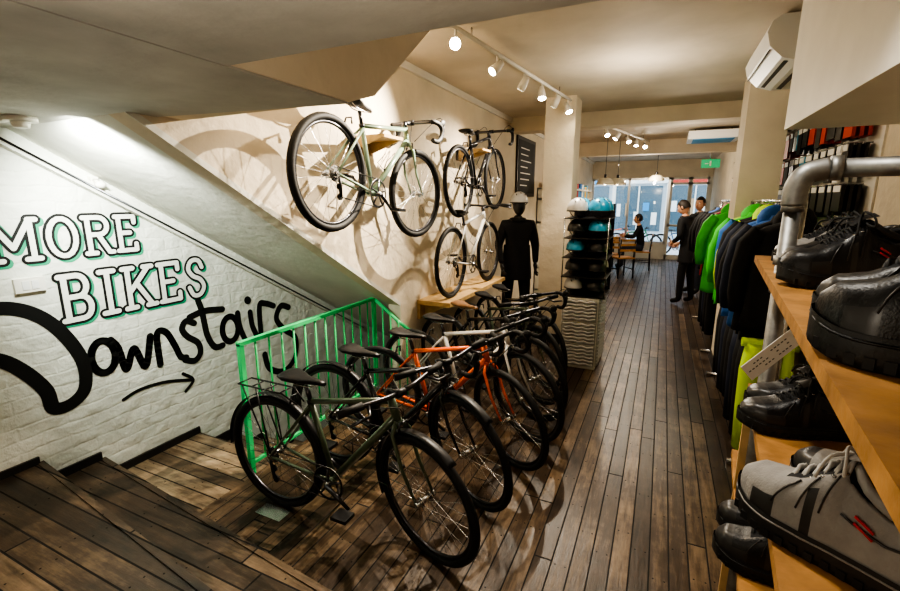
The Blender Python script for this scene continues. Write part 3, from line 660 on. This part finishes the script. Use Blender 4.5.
def shoe(T,k='shoe_black',toe='shoe_dark',lace='lace_black',accent=None,L=.295,name='cycling_shoe',mid='shoe_sole'):
    b=MB()
    sW=[(0,.014),(.03,.028),(.12,.036),(.28,.035),(.42,.037),(.56,.044),(.72,.050),(.84,.046),(.93,.034),(.98,.018),(1,.004)]
    sH=[(0,.060),(.04,.086),(.12,.080),(.24,.070),(.34,.082),(.42,.096),(.52,.080),(.64,.060),(.78,.046),(.90,.038),(.97,.024),(1,.008)]
    def I(tab,s):
        for (a,x),(c,y) in zip(tab,tab[1:]):
            if s<=c:
                t=(s-a)/(c-a); t=t*t*(3-2*t)*.5+t*.5; return x+(y-x)*t
        return tab[-1][1]
    off=lambda s:.008*math.sin(s*pi*1.1)
    n=44; m=28; rows=[]
    z0=.026
    for i in range(n+1):
        s=i/n; w=I(sW,s); h=I(sH,s); row=[]
        op=max(0,min(1,(s-.03)/.05))*max(0,min(1,(.42-s)/.05))
        for j in range(m+1):
            th=pi*j/m; cx=math.cos(th); sn=math.sin(th)
            y=math.copysign(abs(cx)**.62,cx)*w; z=z0+h*sn**.72
            if s<.45: y*= 1-.25*sn*(1-op*.2)
            if op>0 and abs(cx)<.62: z=z*(1-op)+(z0+.004+(h*.6)*(abs(cx)/.62)**6)*op
            lift=.010*max(0,(s-.75)/.25)**2
            row.append((s*L,y+off(s),z+lift))
        rows.append(row)
    def kf(i,j):
        s=i/n; c=abs(math.cos(pi*j/m))
        if .05<s<.41 and c<.60: return 'lining'
        if s>.84: return toe
        if s<.12 and c>.3: return toe
        if .42<s<.70 and c<.42: return 'lining'
        if .50<s<.56 and c>.75: return 'shoe_dark'
        if s>.70 and c>.93: return 'shoe_dark'
        return k
    b.grid(rows,k,kf=kf)
    out=[]
    for i in range(n+1):
        s=i/n; out.append((s*L*1.01,I(sW,s)+.004+off(s),s))
    for i in range(n,-1,-1):
        s=i/n; out.append((s*L*1.01,-(I(sW,s)+.004)+off(s),s))
    lf=lambda s:.012*max(0,(s-.75)/.25)**2
    R1=[(x,y*.95,.0+lf(s)) for x,y,s in out]; R2=[(x,y,.008+lf(s)) for x,y,s in out]; R3=[(x,y,.022+lf(s)) for x,y,s in out]; R4=[(x,y*.96,.030+lf(s)) for x,y,s in out]
    b.grid([R1,R2],'shoe_sole',closed=True,capa=True); b.grid([R2,R3,R4],mid,closed=True)
    b.tube([(x,y*1.005,.024+lf(s)) for x,y,s in out[::2]],.0014,k,4,closed=True)
    for sy in (-1,1):
        for q in range(13):
            s=.08+q*.07
            if s<.95: b.box((s*L-.006,sy*(I(sW,s)+.002)+off(s)-.004,.002+lf(s)),(s*L+.006,sy*(I(sW,s)+.002)+off(s)+.004,.012+lf(s)),'rubber')
    col=[]
    for i in range(20):
        a=2*pi*i/20; s=.235+.185*math.cos(a); col.append((s*L,.030*math.sin(a)+off(s),z0+I(sH,s)*.96+.002))
    b.tube(col,.0065,toe,8,closed=True)
    b.grid([[(.43*L+q*.012-.02*(q==0),y,z0+I(sH,.42)+.016-q*.006-abs(y)*.25) for y in (-.022,-.012,0,.012,.022)] for q in range(4)],toe)
    for q in range(6):
        s=.44+q*.048; hz=z0+I(sH,s)+.004; w=.021-.0008*q
        s2=s+.03; hz2=z0+I(sH,s2)+.004
        b.tube([(s*L,-w+off(s),hz-.010),(s*L+.002,-w*.5,hz),(s2*L-.004,w*.5,hz2),(s2*L-.004,w+off(s),hz2-.010)],.003,lace,6)
        b.tube([(s*L,w+off(s),hz-.010),(s*L+.002,w*.5,hz+.002),(s2*L-.004,-w*.5,hz2+.002),(s2*L-.004,-w+off(s),hz2-.010)],.003,lace,6)
        for sy in (-1,1): b.ring((s*L,sy*(w+.003)+off(s),hz-.009),.003,.0012,'steel',ax='z',n=8,seg=4)
    hz=z0+I(sH,.44)+.010
    for sy in (-1,1):
        b.tube(catmull([(.45*L,0,hz),(.47*L,sy*.02,hz+.010),(.44*L,sy*.040,hz+.002),(.43*L,sy*.045,hz-.014),(.45*L,sy*.028,hz-.012),(.45*L,0,hz)],4),.0024,lace,6)
        b.tube(catmull([(.45*L,0,hz),(.52*L,sy*.03,hz-.004),(.55*L,sy*.045,hz-.030)],4),.0024,lace,6)
    b.ell((.45*L,0,hz),(.006,.007,.005),lace)
    # stitched overlays down the sides
    for sy in (-1,1):
        for s0,s1 in ((.46,.50),(.54,.60),(.62,.72)):
            P=[]
            for q in range(6):
                t=q/5; s=s0+(s1-s0)*t; cx=.45+.5*t; th=math.acos(min(.999,cx))
                P.append((s*L,sy*(cx**.62*I(sW,s)+.0008)+off(s),z0+I(sH,s)*math.sin(th)**.72+.0005))
            b.tube(P,.0016,'shoe_dark' ,4)
        P=[]
        for q in range(8):
            s=.10+q*.045; P.append((s*L,sy*(.93**.62*I(sW,s)*.99+.001)+off(s),z0+I(sH,s)*math.sin(math.acos(.93))**.72))
        b.tube(P,.0016,'shoe_dark',4)
    if accent:
        b.ell((.010,off(.02),.075),(.008,.014,.010),accent)
        for sy in (-1,1):
            for dz in (-.004,.004):
                P=[]
                for q in range(5):
                    s=.28+q*.02; P.append((s*L,sy*(.90**.62*I(sW,s)*.985+.002)+off(s),z0+I(sH,s)*math.sin(math.acos(.90))**.72-.004+dz+q*.0012))
                b.tube(P,.0018,accent,5)
    b.tube([(.006,0,.085),(-.006,0,.10),(.004,0,.115),(.014,0,.105)],.003,toe,6)
    return b.build(name,T)
def putshoe(tx,ty,hx,hy,z,sz=1.35,sc=1.06,**k):
    d=Vector((tx-hx,ty-hy)); a=math.atan2(d.y,d.x); d.normalize()
    shoe(TR(tx-d.x*.30*sc,ty-d.y*.30*sc,z+.0005,a)@Matrix.Diagonal((sc,sc*1.1,sz,1)),**k)
zu=1.45; zl=1.02
putshoe(.325,1.62,.61,1.68,zu,accent='red',toe='shoe_black',sz=1.55,sc=1.12); putshoe(.36,1.80,.65,1.86,zu,sz=1.5); putshoe(.40,2.12,.66,2.16,zu,k='shoe_grey')
putshoe(.245,.95,.49,.80,zu,accent='red',sz=1.8,sc=1.15,toe='shoe_black'); putshoe(.29,1.13,.55,1.02,zu,sz=1.6)
putshoe(.262,1.54,.55,1.60,zl,sz=1.25,sc=1.1); putshoe(.30,1.69,.59,1.74,zl,sz=1.2)
putshoe(.215,1.13,.46,.92,zl,k='shoe_grey',toe='shoe_grey',lace='lace_grey',accent='red',sz=1.7,sc=1.2); putshoe(.34,1.27,.58,1.10,zl,k='shoe_grey',lace='lace_grey',sz=1.5)
putshoe(.235,1.50,.52,1.44,.59,sz=1.5); putshoe(.26,1.65,.55,1.62,.59); putshoe(.22,1.20,.5,1.10,.59)
Rr=Vector((.9063,.4226,0)); c=Vector((.336,1.60,1.235)); U=Vector((0,0,1))
ua=(Rr*.74+U*.67).normalized(); ub=(U*.74-Rr*.67).normalized(); un=ua.cross(ub)
TT=Matrix(((ua.x,ub.x,un.x,c.x),(ua.y,ub.y,un.y,c.y),(ua.z,ub.z,un.z,c.z),(0,0,0,1)))
b=MB(); b.box((-.09,-.03,-.001),(.09,.03,.001),'paper')
for i in range(3):
    for j in range(12):
        if random.random()<.6: b.box((-.08+j*.0125,.012-i*.014,-.0015),(-.073+j*.0125,.015-i*.014,.0015),'ink')
b.tube([(.085,.0,0),(.10,.05,.01),(.12,.17,.03)],.0015,'ink',4); b.build('price_tag',TT)

# ------------------------------------------------------------------ people
def human(name,T,J,shirt='cloth_black',trou='denim',shoes='black',hair='hair',skin='skin',face=True,helm=None,headyaw=0,headpitch=0,coat=None,hands=True):
    e=bpy.data.objects.new(name,None); COL.objects.link(e)
    names=list(J.keys()); idx={n:i for i,n in enumerate(names)}
    E=[('pelvis','spine',shirt),('spine','chest',shirt),('chest','neck',shirt),('neck','headb',skin)]
    for s in 'LR':
        E+=[('chest','sh'+s,shirt),('sh'+s,'el'+s,shirt),('el'+s,'wr'+s,shirt),('pelvis','hip'+s,trou),('hip'+s,'kn'+s,trou),('kn'+s,'an'+s,trou),('an'+s,'to'+s,shoes)]
    rad={'pelvis':(.15,.115),'spine':(.14,.11),'chest':(.155,.115),'neck':(.062,.062),'headb':(.052,.055),'sh':(.07,.075),'el':(.050,.052),'wr':(.036,.034),'hip':(.098,.10),'kn':(.066,.07),'an':(.05,.052),'to':(.042,.035)}
    me=bpy.data.meshes.new('sk'); me.from_pydata([J[n] for n in names],[(idx[a],idx[c]) for a,c,_ in E],[]); o=bpy.data.objects.new('sk',me); COL.objects.link(o)
    o.modifiers.new('s','SKIN'); sv=me.skin_vertices[0].data
    for n in names:
        r=rad.get(n) or rad[n[:-1]]
        sv[idx[n]].radius=r; sv[idx[n]].use_root=(n=='pelvis')
    ss=o.modifiers.new('u','SUBSURF'); ss.levels=2; ss.render_levels=2
    dg=bpy.context.evaluated_depsgraph_get(); dg.update(); m2=bpy.data.meshes.new_from_object(o.evaluated_get(dg)); bpy.data.objects.remove(o)
    ks=[]; m2.materials.clear()
    for _,_,k in E:
        if k not in ks: ks.append(k)
    for k in ks: m2.materials.append(M[k])
    seg=[(Vector(J[a]),Vector(J[c]),ks.index(k),a,c) for a,c,k in E]
    for p in m2.polygons:
        best=None
        for a,c,k,na,nc in seg:
            d=c-a; t=max(0,min(1,(p.center-a).dot(d)/d.length_squared)); q=(p.center-(a+d*t)).length
            r1=(rad.get(na) or rad[na[:-1]])[0]; r2=(rad.get(nc) or rad[nc[:-1]])[0]; q/= (r1*(1-t)+r2*t)
            if best is None or q<best[0]: best=(q,k)
        p.material_index=best[1]; p.use_smooth=True
    bo=bpy.data.objects.new('body',m2); COL.objects.link(bo); bo.parent=e
    b=MB(); hc=Vector(J['headb'])+Vector((0,.015,.10)); Rh=Matrix.Rotation(headyaw,3,'Z')@Matrix.Rotation(headpitch,3,'X')
    P=lambda x,y,z: hc+Rh@Vector((x,y,z))
    rows=[]
    for i in range(15):
        th=pi*i/14; row=[]
        for j in range(20):
            ph=2*pi*j/20; x=.076*math.sin(th)*math.cos(ph); y=.096*math.sin(th)*math.sin(ph); z=.118*math.cos(th)
            if z<-.03: x*=.88+.1*(z+.118)/.088; y=y*.9+(.012 if y>0 else .008)
            row.append(P(x,y,z))
        rows.append(row)
    b.grid(rows,skin,closed=True)
    if face:
        b.tube([P(0,.088,.015),P(0,.102,-.012),P(0,.112,-.03),P(0,.092,-.038)],[.008,.010,.014,.008],skin,8)
        for sx in (-1,1):
            b.ell(P(sx*.030,.084,.012),(.013,.009,.008),'eye',Rh,8,6); b.ell(P(sx*.030,.0925,.012),(.006,.004,.006),'hair',Rh,8,5)
            b.tube([P(sx*.014,.092,.030),P(sx*.03,.094,.035),P(sx*.047,.082,.03)],.004,hair,5)
            b.ell(P(sx*.077,-.005,-.005),(.010,.020,.032),skin,Rh,8,6)
        b.tube([P(-.024,.083,-.062),P(0,.094,-.060),P(.024,.083,-.062)],[.003,.007,.003],'lip',6)
        rows=[]
        for i in range(11):
            th=pi*.62*i/10; row=[]
            for j in range(24):
                ph=2*pi*j/24; f=math.sin(ph); mx=.34 if f>.3 else .62; t2=min(th,pi*(mx if f>.0 else .62+.08*(-f)))
                r_=1+.04*noise.noise(Vector((ph*3,t2*6,1)))
                row.append(P(.084*r_*math.sin(t2)*math.cos(ph),-.006+.102*r_*math.sin(t2)*f,.006+.125*r_*math.cos(t2)))
            rows.append(row)
        b.grid(rows,hair,closed=True)
    if helm: helmet(b,P(0,-.005,.055),helm,rz=pi/2)
    b.build('head',parent=e)
    if hands:
        b=MB()
        for s,sx in (('L',-1),('R',1)):
            w=Vector(J['wr'+s]); d=(w-Vector(J['el'+s])).normalized(); side=d.cross(Vector((sx,0,0)))
            if side.length<.2: side=Vector((0,1,0))
            side.normalize(); nrm=side.cross(d).normalized()
            b.tube([w-d*.01,w+d*.025,w+d*.06,w+d*.09],[(.022,.024),(.026,.032),(.020,.040),(.014,.036)] ,skin,10)
            for q,(oy,ln) in enumerate(((-.030,.062),(-.010,.075),(.010,.070),(.030,.055))):
                a=w+d*.085+side*oy; c1=a+d*ln*.45; c2=c1+d*ln*.3-nrm*sx*.012; c3=c2+d*ln*.2-nrm*sx*.018
                b.tube([a,c1,c2,c3],[.0095,.009,.008,.006],skin,6)
            a=w+d*.03+side*.03; b.tube([a,a+side*.025+d*.025,a+side*.03+d*.055],[.012,.010,.007],skin,6)
        b.build('hands',parent=e)
    if coat:
        b=MB(); pv=Vector(J['pelvis']); rows=[]
        for z,a,d in ((.22,.165,.125),(.10,.172,.135),(0,.18,.145),(-.10,.19,.15),(-.20,.195,.155)):
            rows.append([pv+Vector((a*math.cos(t*2*pi/24),(d+.008*math.sin(t*1.5))*math.sin(t*2*pi/24),z)) for t in range(24)])
        b.grid(rows,coat,closed=True); b.build('coat_skirt',parent=e)
        b=MB(); b.ring(Vector(J['neck'])+Vector((0,-.01,.0)),.075,(.03,.028),coat,ax='z',n=20,seg=8); b.build('hood',parent=e)
    e.matrix_world=T
    return e
def stand(lean=0,armL=None,armR=None):
    J={'pelvis':(0,0,.93),'spine':(0,.01+lean*.2,1.12),'chest':(0,.02+lean*.6,1.32),'neck':(0,.02+lean,1.46),'headb':(0,.035+lean*1.2,1.53),
    'hipL':(-.095,0,.90),'hipR':(.095,0,.90),'knL':(-.11,.04,.50),'knR':(.11,.0,.50),'anL':(-.12,.03,.085),'anR':(.13,-.05,.085),'toL':(-.14,.17,.04),'toR':(.16,.09,.04),
    'shL':(-.17,.02+lean*.8,1.40),'shR':(.17,.02+lean*.8,1.40),'elL':(-.235,.0+lean,1.14),'elR':(.235,.0+lean,1.14),'wrL':(-.21,.12+lean,.93),'wrR':(.21,.12+lean,.93)}
    if armL: J['elL'],J['wrL']=armL
    if armR: J['elR'],J['wrR']=armR
    return J
human('shopper',TR(.44,8.3,0,math.radians(60),sc=.97),stand(.10,((-.24,.06,1.15),(-.10,.24,1.05)),((.24,.06,1.15),(.10,.24,1.02))),trou='cloth_black',coat='cloth_black',headyaw=.1,headpitch=-.45)
human('shopper',TR(.62,9.3,0,math.radians(130)),stand(0),shirt='cloth_black',trou='denim',coat='cloth_grey',headyaw=.3)
Js={'pelvis':(0,0,.56),'spine':(0,.03,.74),'chest':(0,.07,.93),'neck':(0,.09,1.07),'headb':(0,.11,1.14),'hipL':(-.1,.02,.54),'hipR':(.1,.02,.54),'knL':(-.12,.44,.52),'knR':(.12,.44,.52),'anL':(-.12,.42,.09),'anR':(.12,.46,.09),'toL':(-.13,.56,.04),'toR':(.13,.60,.04),'shL':(-.17,.07,1.01),'shR':(.17,.07,1.01),'elL':(-.24,.20,.80),'elR':(.24,.20,.80),'wrL':(-.14,.40,.82),'wrR':(.14,.40,.82)}
human('seated_customer',TR(-.42,12.15,0,math.radians(90)),Js,shirt='cloth_black')
human('mannequin',TR(-1.62,5.45,0,math.radians(-150)),stand(0),shirt='cloth_black',trou='cloth_black',skin='helmet_black',face=False,helm='helmet_white',coat='cloth_black',hands=True)

def chair(x,y,rz):
    b=MB()
    b.box((-.2,-.2,.43),(.2,.2,.46),'pine')
    for sx in (-.17,.17):
        b.tube([(sx,.17,0),(sx,.16,.44)],.016,'black',8); b.tube([(sx*1.05,-.2,0),(sx,-.18,.44),(sx,-.22,.86)],.016,'black',8); b.tube([(sx,-.18,.2),(sx,.16,.2)],.010,'black',6)
    for z in (.62,.74,.84): b.box((-.18,-.225,z-.025),(.18,-.205,z+.025),'pine')
    b.build('cafe_chair',TR(x,y,0,rz))
b=MB(); b.box((-1.35,11.75,.72),(-.82,12.5,.75),'pine'); b.cyl((-1.08,12.12,.02),(-1.08,12.12,.72),.03,'black'); b.cyl((-1.08,12.12,0),(-1.08,12.12,.02),.22,'black',24); b.ell((-1.0,12.0,.80),(.035,.035,.05),'paper'); b.build('cafe_table')
chair(-.40,12.15,pi/2); chair(-1.03,11.3,0); chair(-.75,10.7,.6); chair(-1.3,10.5,-.3)

# ------------------------------------------------------------------ world, camera
w=bpy.data.worlds.new('sky'); S.world=w; w.use_nodes=True
bg=w.node_tree.nodes['Background']; bg.inputs['Color'].default_value=(.74,.88,1.0,1); bg.inputs['Strength'].default_value=3.2
cam=bpy.data.cameras.new('camera'); co=bpy.data.objects.new('camera',cam); COL.objects.link(co)
cam.lens=18; cam.sensor_width=36; cam.clip_start=.02; cam.clip_end=200
co.location=(0,0,1.7); co.rotation_euler=(math.radians(78),0,math.radians(25)); S.camera=co
